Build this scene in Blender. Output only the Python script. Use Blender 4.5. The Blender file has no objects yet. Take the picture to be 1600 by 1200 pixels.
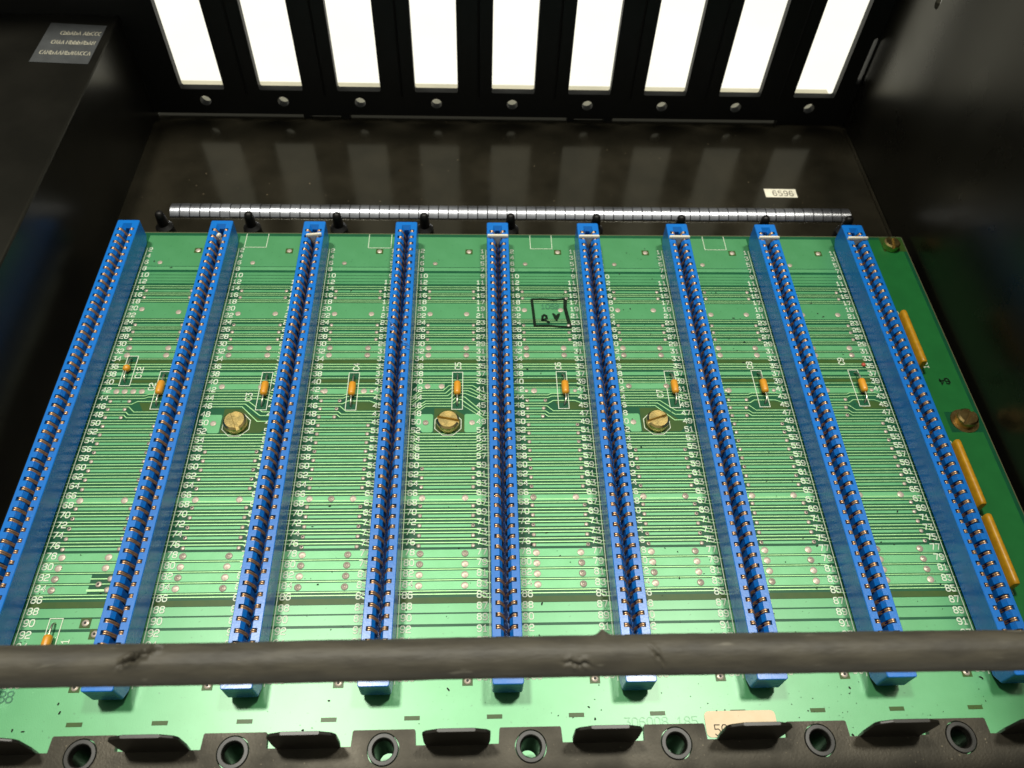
import bpy, math, random
from mathutils import Vector, noise
from mathutils.geometry import tessellate_polygon

random.seed(7)
U = 0.001                      # everything below is written in millimetres
SC = bpy.context.scene
COL = SC.collection

# ------------------------------------------------------------------ camera
cam = bpy.data.cameras.new('camera')
camo = bpy.data.objects.new('camera', cam)
COL.objects.link(camo)
camo.location = (-7.6546 * U, -217.5597 * U, 214.3712 * U)
camo.rotation_euler = (0.630350, -0.0343006, -0.0270938)
cam.sensor_width = 36.0
cam.lens = 28.299
cam.clip_start = 0.005
cam.clip_end = 10.0
cam.dof.use_dof = True
cam.dof.focus_distance = 0.228
cam.dof.aperture_fstop = 26.0
SC.camera = camo

# ------------------------------------------------------------------ world, lamps, exposure
W = bpy.data.worlds.new('World')
SC.world = W
W.use_nodes = True
W.node_tree.nodes['Background'].inputs[0].default_value = (0.93, 0.94, 0.83, 1)
W.node_tree.nodes['Background'].inputs[1].default_value = 0.32

def lamp(name, loc, power, size, color):
    l = bpy.data.lights.new(name, 'AREA')
    l.shape = 'DISK'
    l.size = size
    l.energy = power
    l.color = color
    o = bpy.data.objects.new(name, l)
    COL.objects.link(o)
    o.location = [c * U for c in loc]
    d = Vector((0, -60, 0)) - Vector(loc)
    o.rotation_euler = d.to_track_quat('-Z', 'Y').to_euler()
    return o

lamp('ceiling_lamp_left', (-367, 203, 1600), 20.0, 0.18, (1.0, 0.972, 0.86))
lamp('ceiling_lamp_right', (396, 215, 1600), 16.5, 0.18, (1.0, 0.972, 0.86))

SC.view_settings.view_transform = 'Standard'
SC.view_settings.look = 'None'
SC.view_settings.exposure = 0.0
SC.view_settings.gamma = 1.0
SC.view_settings.use_curve_mapping = False

# ------------------------------------------------------------------ materials
def mat(name, col, rough=0.5, metal=0.0, coat=0.0, coat_rough=0.1, spec=0.5,
        var=None, vscale=0.3, vdetail=4, bump=0.0, bscale=2.0, rvar=0.0,
        stretch=(1, 1, 1), speck=None, speck_scale=0.6, speck_amt=0.62, tint=None, sss=0.0):
    m = bpy.data.materials.new(name)
    m.use_nodes = True
    nt = m.node_tree
    b = nt.nodes['Principled BSDF']
    b.inputs['Roughness'].default_value = rough
    b.inputs['Metallic'].default_value = metal
    b.inputs['Coat Weight'].default_value = coat
    b.inputs['Coat Roughness'].default_value = coat_rough
    b.inputs['Specular IOR Level'].default_value = spec
    if tint:
        b.inputs['Specular Tint'].default_value = (*tint, 1)
    if sss:
        b.inputs['Subsurface Weight'].default_value = sss
        b.inputs['Subsurface Radius'].default_value = (1.0, 0.9, 0.7)
        b.inputs['Subsurface Scale'].default_value = 0.0012
    tc = nt.nodes.new('ShaderNodeTexCoord')
    mp = nt.nodes.new('ShaderNodeMapping')
    mp.inputs['Scale'].default_value = [1000.0 * s for s in stretch]
    nt.links.new(tc.outputs['Object'], mp.inputs['Vector'])
    n1 = nt.nodes.new('ShaderNodeTexNoise')
    n1.inputs['Scale'].default_value = vscale
    n1.inputs['Detail'].default_value = vdetail
    nt.links.new(mp.outputs[0], n1.inputs['Vector'])
    mx = nt.nodes.new('ShaderNodeMix')
    mx.data_type = 'RGBA'
    c2 = var if var else tuple(c * 0.85 for c in col)
    mx.inputs['A'].default_value = (*col, 1)
    mx.inputs['B'].default_value = (*c2, 1)
    cr = nt.nodes.new('ShaderNodeMapRange')
    cr.inputs['From Min'].default_value = 0.35
    cr.inputs['From Max'].default_value = 0.65
    nt.links.new(n1.outputs['Fac'], cr.inputs['Value'])
    nt.links.new(cr.outputs[0], mx.inputs['Factor'])
    out = mx.outputs['Result']
    if speck:
        n3 = nt.nodes.new('ShaderNodeTexNoise')
        n3.inputs['Scale'].default_value = speck_scale
        n3.inputs['Detail'].default_value = 2
        nt.links.new(mp.outputs[0], n3.inputs['Vector'])
        r3 = nt.nodes.new('ShaderNodeMapRange')
        r3.inputs['From Min'].default_value = speck_amt
        r3.inputs['From Max'].default_value = speck_amt + 0.06
        nt.links.new(n3.outputs['Fac'], r3.inputs['Value'])
        m3 = nt.nodes.new('ShaderNodeMix')
        m3.data_type = 'RGBA'
        m3.inputs['B'].default_value = (*speck, 1)
        nt.links.new(out, m3.inputs['A'])
        nt.links.new(r3.outputs[0], m3.inputs['Factor'])
        out = m3.outputs['Result']
    nt.links.new(out, b.inputs['Base Color'])
    if rvar:
        rr = nt.nodes.new('ShaderNodeMapRange')
        rr.inputs['From Min'].default_value = 0.3
        rr.inputs['From Max'].default_value = 0.7
        rr.inputs['To Min'].default_value = max(0.02, rough - rvar)
        rr.inputs['To Max'].default_value = min(1.0, rough + rvar)
        nt.links.new(n1.outputs['Fac'], rr.inputs['Value'])
        nt.links.new(rr.outputs[0], b.inputs['Roughness'])
    if bump:
        n2 = nt.nodes.new('ShaderNodeTexNoise')
        n2.inputs['Scale'].default_value = bscale
        n2.inputs['Detail'].default_value = 3
        nt.links.new(mp.outputs[0], n2.inputs['Vector'])
        bp = nt.nodes.new('ShaderNodeBump')
        bp.inputs['Strength'].default_value = bump
        bp.inputs['Distance'].default_value = 0.0002
        nt.links.new(n2.outputs['Fac'], bp.inputs['Height'])
        nt.links.new(bp.outputs[0], b.inputs['Normal'])
    return m

M = {}
M['pour'] = mat('solder_mask_over_copper', (0.050, 0.258, 0.088), 0.50, 0.46, coat=1.0, coat_rough=0.33, spec=0.5,
                var=(0.060, 0.280, 0.103), vscale=0.12, bump=0.14, bscale=3.0, speck=(0.036, 0.19, 0.066), speck_scale=0.9, speck_amt=0.68)
M['band'] = mat('solder_mask_over_copper_band', (0.075, 0.31, 0.115), 0.49, 0.46, coat=0.9, coat_rough=0.35, spec=0.5,
                var=(0.090, 0.335, 0.135), vscale=0.2, bump=0.14, bscale=3.0)
M['trace'] = mat('solder_mask_over_thin_trace', (0.32, 0.58, 0.26), 0.48, 0.68, coat=0.7, coat_rough=0.36, spec=0.6,
                 var=(0.25, 0.50, 0.20), vscale=0.6)
M['substrate'] = mat('green_board_laminate', (0.005, 0.072, 0.030), 0.40, 0.0, coat=0.10, coat_rough=0.28, spec=0.18,
                     var=(0.007, 0.085, 0.034), vscale=0.2, bump=0.08, bscale=2.5)
M['olive'] = mat('bare_laminate_olive', (0.042, 0.085, 0.014), 0.42, 0.0, coat=0.10, coat_rough=0.28, spec=0.18,
                 var=(0.028, 0.075, 0.013), vscale=0.25)
M['edge_green'] = mat('board_margin_green', (0.008, 0.130, 0.026), 0.50, 0.0, coat=0.2, coat_rough=0.3, spec=0.3,
                      var=(0.010, 0.148, 0.030), vscale=0.15, bump=0.06, bscale=2.5)
M['hole_dim'] = mat('grey_hole_dimmer', (0.16, 0.155, 0.12), 0.6)  # grey for the added strip that dims the view through the small holes
M['slot_shade'] = mat('beige_slot_shade', (0.50, 0.47, 0.36), 0.6, var=(0.40, 0.38, 0.29), vscale=0.04)  # beige stands in for the table's contact shadow at the slot bottoms
M['board_edge'] = mat('sawn_board_edge', (0.09, 0.10, 0.04), 0.8)
M['silk'] = mat('white_printing_ink', (0.68, 0.73, 0.60), 0.6, spec=0.3, var=(0.56, 0.63, 0.48), vscale=1.2)
M['silk_dim'] = mat('thin_white_printing_ink', (0.42, 0.58, 0.36), 0.6)
M['ink'] = mat('black_marker_ink', (0.005, 0.009, 0.006), 0.8, spec=0.1, var=(0.008, 0.022, 0.010), vscale=0.8)
M['ink_faint'] = mat('faded_marker_ink', (0.03, 0.17, 0.08), 0.5)
M['ink_ghost'] = mat('ghost_printing', (0.054, 0.24, 0.095), 0.50, 0.34, coat=0.85, coat_rough=0.36)
M['solder'] = mat('dull_solder', (0.46, 0.40, 0.33), 0.46, 0.45, var=(0.37, 0.31, 0.25), vscale=0.7, bump=0.3, bscale=1.5, rvar=0.16)
M['hole'] = mat('dark_plated_hole', (0.01, 0.012, 0.01), 0.6)
M['blue'] = mat('blue_connector_plastic', (0.004, 0.150, 0.54), 0.27, 0.0, spec=0.6,
                var=(0.004, 0.132, 0.48), vscale=0.15, bump=0.05, bscale=1.5, rvar=0.04, speck=(0.02, 0.20, 0.55), speck_scale=1.1, speck_amt=0.70)
M['blue_dark'] = mat('scraped_blue_plastic', (0.012, 0.19, 0.56), 0.6, var=(0.004, 0.06, 0.25), vscale=1.6)
M['contact'] = mat('gilt_contact_spring', (0.78, 0.51, 0.29), 0.33, 0.75, var=(0.62, 0.38, 0.20), vscale=0.9)
M['key'] = mat('white_nylon', (0.82, 0.77, 0.62), 0.45, var=(0.76, 0.70, 0.55), vscale=0.8, sss=0.6)
M['cap'] = mat('yellow_dipped_epoxy', (0.66, 0.30, 0.02), 0.32, var=(0.60, 0.25, 0.015), vscale=0.8, bump=0.1, bscale=1.2)
M['sip'] = mat('ochre_ceramic_coat', (0.62, 0.32, 0.012), 0.38, var=(0.50, 0.24, 0.01), vscale=0.6, bump=0.15, bscale=1.2)
M['lead'] = mat('tinned_wire', (0.55, 0.52, 0.40), 0.3, 0.9)
M['brass'] = mat('worn_brass', (0.78, 0.60, 0.24), 0.27, 1.0, var=(0.60, 0.44, 0.16), vscale=0.5, bump=0.12, bscale=2.0, rvar=0.08)
M['brass_dark'] = mat('tarnished_brass', (0.52, 0.37, 0.15), 0.34, 1.0, var=(0.36, 0.24, 0.09), vscale=0.5, bump=0.12, bscale=2.0)
M['black_panel'] = mat('black_satin_paint', (0.0050, 0.0047, 0.0036), 0.29, 0.0, spec=0.42, var=(0.0065, 0.006, 0.0046),
                       vscale=0.05, rvar=0.03, bump=0.05, bscale=1.0, tint=(1.0, 0.94, 0.70))
M['rear_paint'] = mat('black_rear_paint', (0.006, 0.006, 0.005), 0.5, spec=0.3)
M['floor_paint'] = mat('dusty_black_floor_paint', (0.0115, 0.0102, 0.0068), 0.145, spec=0.72, var=(0.019, 0.0165, 0.011),
                       vscale=0.06, vdetail=8, rvar=0.04, speck=(0.10, 0.08, 0.05), speck_scale=0.55, speck_amt=0.73, tint=(1.0, 0.93, 0.70))
M['box_paint'] = mat('black_box_paint', (0.006, 0.0058, 0.0048), 0.28, spec=0.34, var=(0.009, 0.0085, 0.007), vscale=0.05, bump=0.05, bscale=1.0, tint=(1.0, 0.94, 0.70))
M['rail'] = mat('scuffed_black_rail', (0.040, 0.034, 0.024), 0.46, spec=0.30, var=(0.014, 0.0125, 0.0095), vscale=0.06,
                vdetail=11, bump=0.28, bscale=1.6, rvar=0.12, speck=(0.15, 0.125, 0.085), speck_scale=1.5, speck_amt=0.69, tint=(1.0, 0.94, 0.80))
M['rail_tab'] = mat('black_rail_tab', (0.010, 0.0085, 0.006), 0.36, spec=0.4, var=(0.016, 0.013, 0.009), vscale=0.3)
M['eyelet'] = mat('dark_plastic_bush', (0.017, 0.0155, 0.0125), 0.40, spec=0.4, var=(0.009, 0.0085, 0.007), vscale=0.5)
M['peg'] = mat('black_peg_plastic', (0.006, 0.0055, 0.005), 0.45, spec=0.3)
M['cable'] = mat('worn_black_rubber', (0.068, 0.060, 0.043), 0.55, spec=0.4, var=(0.042, 0.037, 0.027), vscale=0.5,
                 vdetail=10, bump=0.35, bscale=2.4, stretch=(0.22, 1, 1), speck=(0.12, 0.11, 0.085), speck_scale=0.6, speck_amt=0.68)
M['steel'] = mat('bright_spring_steel', (0.47, 0.48, 0.52), 0.29, 0.95, var=(0.38, 0.39, 0.43), vscale=0.3, rvar=0.06)
M['paper'] = mat('white_label_paper', (0.78, 0.74, 0.60), 0.6)
M['tan'] = mat('tan_label_paper', (0.75, 0.60, 0.40), 0.6, var=(0.72, 0.56, 0.36), vscale=0.3)
M['tan_ink'] = mat('brown_print_ink', (0.06, 0.045, 0.03), 0.6, spec=0.2)
M['foil'] = mat('grey_foil_label', (0.072, 0.076, 0.078), 0.40, 0.2, var=(0.058, 0.061, 0.063), vscale=0.2)
M['foil_ink'] = mat('pale_label_print', (0.34, 0.32, 0.25), 0.5)
M['table'] = mat('white_table_top', (0.82, 0.82, 0.79), 0.6, var=(0.79, 0.79, 0.76), vscale=0.02)
M['dirt'] = mat('dark_dirt', (0.012, 0.016, 0.010), 0.8)
M['red'] = mat('red_paint_fleck', (0.45, 0.06, 0.03), 0.5)

# ------------------------------------------------------------------ mesh helpers
ORI = {}

class MB:
    def __init__(self):
        self.v = []
        self.f = []
    def add(self, vs, fs):
        n = len(self.v)
        self.v += [tuple(p) for p in vs]
        self.f += [tuple(i + n for i in f) for f in fs]
        return self
    def box(self, x0, x1, y0, y1, z0, z1):
        return self.add([(x0, y0, z0), (x1, y0, z0), (x1, y1, z0), (x0, y1, z0),
                         (x0, y0, z1), (x1, y0, z1), (x1, y1, z1), (x0, y1, z1)],
                        [(0, 3, 2, 1), (4, 5, 6, 7), (0, 1, 5, 4), (1, 2, 6, 5), (2, 3, 7, 6), (3, 0, 4, 7)])
    def rect(self, x0, x1, y0, y1, z):
        return self.add([(x0, y0, z), (x1, y0, z), (x1, y1, z), (x0, y1, z)], [(0, 1, 2, 3)])
    def poly(self, pts, z):
        return self.add([(x, y, z) for x, y in pts], [tuple(range(len(pts)))])
    def disc(self, x, y, r, z, n=16, ph=0.0):
        return self.poly([(x + r * math.cos(2 * math.pi * i / n + ph), y + r * math.sin(2 * math.pi * i / n + ph)) for i in range(n)], z)
    def ring(self, x, y, r0, r1, z, n=16, ph=0.0):
        vs, fs = [], []
        for i in range(n):
            a = 2 * math.pi * i / n + ph
            vs += [(x + r0 * math.cos(a), y + r0 * math.sin(a), z), (x + r1 * math.cos(a), y + r1 * math.sin(a), z)]
        for i in range(n):
            j = (i + 1) % n
            fs.append((2 * i, 2 * i + 1, 2 * j + 1, 2 * j))
        return self.add(vs, fs)
    def lathe(self, x, y, prof, n=24, cap_top=True):
        """prof: list of (r, z) from bottom to top"""
        vs, fs = [], []
        for r, z in prof:
            for i in range(n):
                a = 2 * math.pi * i / n
                vs.append((x + r * math.cos(a), y + r * math.sin(a), z))
        for k in range(len(prof) - 1):
            for i in range(n):
                j = (i + 1) % n
                fs.append((k * n + i, k * n + j, (k + 1) * n + j, (k + 1) * n + i))
        if cap_top:
            fs.append(tuple((len(prof) - 1) * n + i for i in range(n)))
        return self.add(vs, fs)
    def ribbon(self, pts, w, z):
        """flat mitred strip through pts (x,y)"""
        n = len(pts)
        closed = n > 2 and (abs(pts[0][0] - pts[-1][0]) + abs(pts[0][1] - pts[-1][1])) < 1e-6
        if closed:
            pts = pts[:-1]
            n -= 1
        P = [Vector((p[0], p[1])) for p in pts]
        vs = []
        for i in range(n):
            if closed or 0 < i < n - 1:
                a = (P[i] - P[i - 1]).normalized()
                b = (P[(i + 1) % n] - P[i]).normalized()
            elif i == 0:
                a = b = (P[1] - P[0]).normalized()
            else:
                a = b = (P[i] - P[i - 1]).normalized()
            na = Vector((-a.y, a.x))
            nb = Vector((-b.y, b.x))
            m = na + nb
            if m.length < 1e-4:
                m = na
            m = m.normalized()
            k = min(2.0, 1.0 / max(0.3, m.dot(na)))
            q = P[i]
            if not closed:
                if i == 0:
                    q = q - a * w * 0.3
                elif i == n - 1:
                    q = q + a * w * 0.3
            l = q + m * (w / 2 * k)
            r = q - m * (w / 2 * k)
            vs += [(r.x, r.y, z), (l.x, l.y, z)]
        fs = [(2 * i, 2 * i + 2, 2 * i + 3, 2 * i + 1) for i in range(n - 1)]
        if closed:
            fs.append((2 * n - 2, 0, 1, 2 * n - 1))
        return self.add(vs, fs)
    def tube(self, pts, r, n=8, caps=True):
        P = [Vector(p) for p in pts]
        vs, fs = [], []
        up = Vector((0.12, 0.21, 1)).normalized()
        for i, p in enumerate(P):
            t = (P[min(i + 1, len(P) - 1)] - P[max(i - 1, 0)]).normalized()
            if abs(t.dot(up)) > 0.95:
                s = t.cross(Vector((1, 0, 0))).normalized()
            else:
                s = t.cross(up).normalized()
            q = s.cross(t)
            rr = r[i] if isinstance(r, (list, tuple)) else r
            for k in range(n):
                a = 2 * math.pi * k / n
                v = p + s * (rr * math.cos(a)) + q * (rr * math.sin(a))
                vs.append(v)
        for i in range(len(P) - 1):
            for k in range(n):
                j = (k + 1) % n
                fs.append((i * n + k, i * n + j, (i + 1) * n + j, (i + 1) * n + k))
        if caps:
            fs.append(tuple(range(n - 1, -1, -1)))
            fs.append(tuple((len(P) - 1) * n + k for k in range(n)))
        return self.add(vs, fs)
    def plate(self, outer, holes, f):
        """solid plate with holes; f(a,b,side) maps 2D to 3D on side 0 / 1"""
        loops = [outer] + holes
        flat = [p for l in loops for p in l]
        tri = tessellate_polygon([[Vector((p[0], p[1], 0)) for p in l] for l in loops])
        n = len(flat)
        vs = [f(p[0], p[1], 0) for p in flat] + [f(p[0], p[1], 1) for p in flat]
        fs = [tuple(t) for t in tri] + [tuple(i + n for i in reversed(t)) for t in tri]
        o = 0
        for l in loops:
            m = len(l)
            for i in range(m):
                j = (i + 1) % m
                fs.append((o + i, o + j, o + j + n, o + i + n))
            o += m
        return self.add(vs, fs)
    def mesh(self, name, m, origin=(0, 0, 0), smooth=None, fix=False):
        me = bpy.data.meshes.new(name)
        ox, oy, oz = origin
        me.from_pydata([((x - ox) * U, (y - oy) * U, (z - oz) * U) for x, y, z in self.v], [], self.f)
        me.update()
        if fix:
            import bmesh
            bm = bmesh.new()
            bm.from_mesh(me)
            bmesh.ops.recalc_face_normals(bm, faces=bm.faces)
            bm.to_mesh(me)
            bm.free()
        me.materials.append(M[m])
        if smooth is not None:
            me.polygons.foreach_set('use_smooth', [True] * len(me.polygons))
            me.set_sharp_from_angle(angle=math.radians(smooth))
        return me
    def build(self, name, m, parent=None, origin=(0, 0, 0), smooth=None, fix=False, label=None, kind=None):
        me = self.mesh(name, m, origin, smooth, fix)
        return place(name, me, parent, origin, label, kind)

def place(name, me, parent=None, at=(0, 0, 0), label=None, kind=None, rot=None):
    o = bpy.data.objects.new(name, me)
    COL.objects.link(o)
    ORI[o.name] = Vector(at)
    base = ORI[parent.name] if parent else Vector((0, 0, 0))
    o.location = (Vector(at) - base) * U
    if rot:
        o.rotation_euler = rot
    if parent:
        o.parent = parent
    if label:
        o['label'] = label
    if kind:
        o['kind'] = kind
    return o

def thing(name, at, label, cat, group=None):
    o = bpy.data.objects.new(name, None)
    o.empty_display_size = 0.005
    COL.objects.link(o)
    o.location = Vector(at) * U
    ORI[o.name] = Vector(at)
    tag(o, label, cat, group)
    return o

def tag(o, label, cat, group=None):
    o['label'] = label
    o['category'] = cat
    if group:
        o['group'] = group
    return o

def circ(x, y, r, n=20):
    return [(x + r * math.cos(2 * math.pi * i / n), y + r * math.sin(2 * math.pi * i / n)) for i in range(n)]

# stroke lettering: strokes in a box 1 wide, 1.5 high
GL = {
 '0': [[(.25, 0), (.75, 0), (1, .3), (1, 1.2), (.75, 1.5), (.25, 1.5), (0, 1.2), (0, .3), (.25, 0)]],
 '1': [[(.15, 1.15), (.5, 1.5), (.5, 0)], [(.15, 0), (.85, 0)]],
 '2': [[(0, 1.2), (.25, 1.5), (.75, 1.5), (1, 1.2), (1, .95), (.75, .72), (.25, .66), (0, .4), (0, 0), (1, 0)]],
 '3': [[(0, 1.5), (1, 1.5), (.55, .88), (.78, .85), (1, .62), (1, .25), (.75, 0), (.25, 0), (0, .25)]],
 '4': [[(.78, 0), (.78, 1.5), (0, .5), (1.05, .5)]],
 '5': [[(1, 1.5), (.05, 1.5), (.05, .88), (.7, .9), (1, .65), (1, .25), (.75, 0), (.25, 0), (0, .2)]],
 '6': [[(.95, 1.35), (.75, 1.5), (.3, 1.5), (0, 1.15), (0, .3), (.25, 0), (.75, 0), (1, .25), (1, .6), (.75, .85), (.1, .85)]],
 '7': [[(0, 1.5), (1, 1.5), (.35, 0)]],
 '8': [[(.25, .82), (.02, 1.05), (.02, 1.28), (.25, 1.5), (.75, 1.5), (.98, 1.28), (.98, 1.05), (.75, .82), (.25, .82)],
       [(.25, .76), (0, .55), (0, .22), (.25, 0), (.75, 0), (1, .22), (1, .55), (.75, .76)]],
 '9': [[(.9, .65), (.25, .65), (0, .9), (0, 1.25), (.25, 1.5), (.75, 1.5), (1, 1.2), (1, .35), (.7, 0), (.25, 0), (.05, .15)]],
 'C': [[(1, .3), (.75, 0), (.25, 0), (0, .3), (0, 1.2), (.25, 1.5), (.75, 1.5), (1, 1.2)]],
 'B': [[(0, 0), (0, 1.5), (.7, 1.5), (.95, 1.3), (.95, 1.0), (.7, .8), (0.1, .8)], [(.7, .74), (1, .52), (1, .22), (.72, 0), (.1, 0)]],
 'V': [[(0, 1.5), (.5, 0), (1, 1.5)]],
 '-': [[(.1, .75), (.9, .75)]],
 ' ': [],
}

def text(mb, s, x, y, h, w, t, z, rot=0.0, align='c', gap=0.42, jitter=0.0):
    """strokes of s; x,y = centre (or left/right edge for align l/r) of the mid line"""
    k = h / 1.5
    adv = w * (1 + gap)
    tot = adv * (len(s) - 1) + w
    x0 = {'c': -tot / 2, 'l': 0.0, 'r': -tot}[align]
    ca, sa = math.cos(rot), math.sin(rot)
    for i, ch in enumerate(s):
        for q, st in enumerate(GL[ch]):
            pts = []
            for (a, b) in st:
                px = x0 + i * adv + a * w + random.uniform(-jitter, jitter)
                py = (b - .75) * k + random.uniform(-jitter, jitter)
                pts.append((x + px * ca - py * sa, y + px * sa + py * ca))
            if len(st) > 2 and st[0] == st[-1]:
                pts[-1] = pts[0]
            mb.ribbon(pts, t, z + 0.004 * q)

# ------------------------------------------------------------------ main dimensions
P = 3.175                       # contact pitch
S = 33.192                      # connector spacing
XC = [(c - 4) * S for c in range(9)]
def ry(r):
    return -(r - 1) * P
ZF = -7.3                       # cage floor

# ------------------------------------------------------------------ setting: table, cage
mb = MB()
mb.box(-900, 900, -520, 1100, -60, -26)
o = mb.build('table', 'table', None, (0, 0, -26))
o['kind'] = 'structure'
o['label'] = 'bright white table top seen through the slots behind the cage'

cage = thing('card_cage', (5, -60, ZF), 'black metal card cage with nine tall slots in its rear panel', 'card cage')

# floor panel
mb = MB()
mb.box(-148, 159.4, -232, 93.6, ZF - 1.5, ZF)
fl = mb.build('floor_panel', 'floor_paint', cage, (5, -60, ZF))
mb = MB()
mb.box(158.2, 159.3, 9.5, 86.0, ZF + 0.02, ZF + 0.9)
mb.build('floor_lip', 'floor_paint', fl, (158.7, 47, ZF))

mb = MB()
mb.box(-147.9, 159.4, 93.65, 106.0, ZF - 3.0, ZF - .6)  # added strip behind the panel, makes the small holes look dim
mb.build('hole_dimming_strip', 'hole_dim', cage, (5, 102, ZF))
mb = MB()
mb.box(-147.9, 159.4, 106.05, 118.0, ZF - 3.0, ZF - .6)  # added strip, its colour imitates shade on the table below the slots
mb.build('slot_shade_strip', 'slot_shade', cage, (5, 112, ZF))

# rear panel: nine slots, a small hole under each slot, side slots
YB = 90.0
outer = [(-147.9, -5.4), (-83.9, -5.4), (-83.9, ZF + 0.05), (-80.8, ZF + 0.05), (-80.8, -5.9), (-67.4, -5.9), (-67.4, ZF + 0.05), (-63.6, ZF + 0.05),
         (-63.6, -5.4), (33.0, -5.4), (33.0, ZF + 0.05), (36.0, ZF + 0.05), (36.0, -5.9), (49.5, -5.9), (49.5, ZF + 0.05), (53.4, ZF + 0.05), (53.4, -5.4),
         (128.5, -5.4), (128.5, ZF + 0.05), (159.4, ZF + 0.05), (159.4, 170), (-260, 170), (-260, 38.8), (-147.9, 38.8)]
holes = []
for c in range(9):
    xs = XC[c] + 8.3
    a, b = xs - 9.2, xs + 9.2
    holes.append([(a + .5, 6.5), (b - .5, 6.5), (b, 7.0), (b, 122), (a, 122), (a, 7.0)])
    holes.append(circ(xs - 0.2, 0.9, 2.35, 20))
holes.append([(157.2, 14), (158.2, 13.2), (158.9, 14), (158.9, 34), (158.2, 35), (157.2, 34)])
mb = MB()
mb.plate(outer, holes, lambda a, b, s: (a, YB + 3.4 * s, b))
rear = mb.build('rear_panel', 'rear_paint', cage, (5, YB, 0), fix=True)
for c in range(8):
    x = XC[c] + 8.3 + S / 2 + 1.6
    mb = MB()
    mb.add([(x - .5, YB - .02, 4), (x + .5, YB - .02, 4), (x + .5, YB - .02, 150), (x - .5, YB - .02, 150),
            (x, YB - .5, 4.5), (x, YB - .5, 149.5)],
           [(0, 1, 4), (2, 3, 5), (0, 4, 5, 3), (1, 2, 5, 4)])
    mb.build('rib', 'rear_paint', rear, (x, YB, 4))

# right wall with a keyhole
kh = [(61.6 + 1.7 * math.cos(t), 67.4 + 1.7 * math.sin(t)) for t in [math.pi * i / 8 for i in range(0, 9)]] + \
     [(61.6 - 1.7, 64.4), (61.6 - .9, 63.3), (61.6 + .9, 63.3), (61.6 + 1.7, 64.4)]
mb = MB()
mb.plate([(-232, ZF - 1.5), (93.4, ZF - 1.5), (93.4, 175), (-232, 175)], [kh], lambda a, b, s: (159.5 + 2.0 * s, a, b))
mb.build('side_panel', 'black_panel', cage, (160.5, -60, ZF), fix=True)

# pegs standing on the floor behind the board
peg_me = None
for c in range(9):
    x = XC[c] + 0.165 * S
    if peg_me is None:
        mb = MB()
        mb.lathe(0, 0, [(3.4, 0), (3.3, 3.4), (2.0, 4.6), (1.75, 8.6), (1.55, 9.9), (1.0, 10.6), (.4, 10.75)], 18)
        peg_me = mb.mesh('guide_peg', 'peg', (0, 0, 0), 40)
    place('guide_peg', peg_me, cage, (x, 16.6, ZF + 0.02))

# white number label on the floor
cx, cy, rz = 119.8, 42.7, -0.01
mb = MB()
mb.box(-6.7, 6.7, -2.6, 2.6, 0, 0.12)
lab = place('number_label', mb.mesh('number_label', 'paper'), cage, (cx, cy, ZF + .03), 'small white paper label printed 6596 on the dark floor', None, (0, 0, rz))
mb = MB()
text(mb, '6596', 0.9, -0.1, 2.9, 1.45, 0.36, 0.16, gap=.6)
place('printed_number', mb.mesh('printed_number', 'tan_ink'), lab, (cx, cy, ZF + .03))

# power box on the left
pbx = thing('power_box', (-204, -50, ZF), 'large black metal box along the left side with a grey label', 'metal box')
mb = MB()
x0, x1, y0, y1, z0, z1 = -260, -148.02, -232, 92.5, ZF - 1.4, 38.5
r = 0.8
prof = [(x1, z0), (x1, z1 - r), (x1 - r * .3, z1 - r * .3), (x1 - r, z1), (x0, z1), (x0, z0)]
vs = [(x, y, z) for y in (y0, y1) for x, z in prof]
n = len(prof)
mb.add(vs, [tuple(range(n - 1, -1, -1)), tuple(range(n, 2 * n))] + [(i, (i + 1) % n, (i + 1) % n + n, i + n) for i in range(n)])
mb.build('box_cover', 'box_paint', pbx, (-204, -50, ZF), fix=True)
mb = MB()
mb.add([(-172.5, 58.0, 38.56), (-150.9, 57.0, 38.56), (-150.8, 82.8, 38.56), (-172.4, 84.4, 38.56),
        (-172.5, 58.0, 38.66), (-150.9, 57.0, 38.66), (-150.8, 82.8, 38.66), (-172.4, 84.4, 38.66)],
       [(4, 5, 6, 7), (0, 1, 5, 4), (1, 2, 6, 5), (2, 3, 7, 6), (3, 0, 4, 7)])
pl = mb.build('label_plate', 'foil', pbx, (-161, 71, 38.5), label='grey foil label with three lines of pale print on the black box')
mb = MB()
for li, (yy, words) in enumerate([(77.3, [(-166.6, -158.6), (-158.0, -152.2)]), (71.0, [(-168.2, -163.2), (-162.6, -157.6), (-157.0, -152.8)]),
                                  (64.0, [(-170.4, -165.8), (-164.8, -158.9), (-158.2, -152.8)])]):
    for a, b in words:
        x = a
        while x < b:
            w = random.uniform(.7, 1.0)
            hh = 1.15
            k = random.choice([0, 1, 2, 3])
            st = [[(0, -hh), (0, hh), (w, -hh), (w, hh)], [(w, hh), (0, hh * .6), (0, -hh * .7), (w, -hh)],
                  [(0, -hh), (w * .5, hh), (w, -hh)], [(0, hh), (0, -hh), (w, -hh * .9), (w, .2), (0.1, .25)]][k]
            mb.ribbon([(x + p, yy - 0.03 * (x + 161) + q) for p, q in st], .38, 38.70)
            x += w + .5
mb.build('printed_lines', 'foil_ink', pl, (-161, 71, 38.7))

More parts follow.
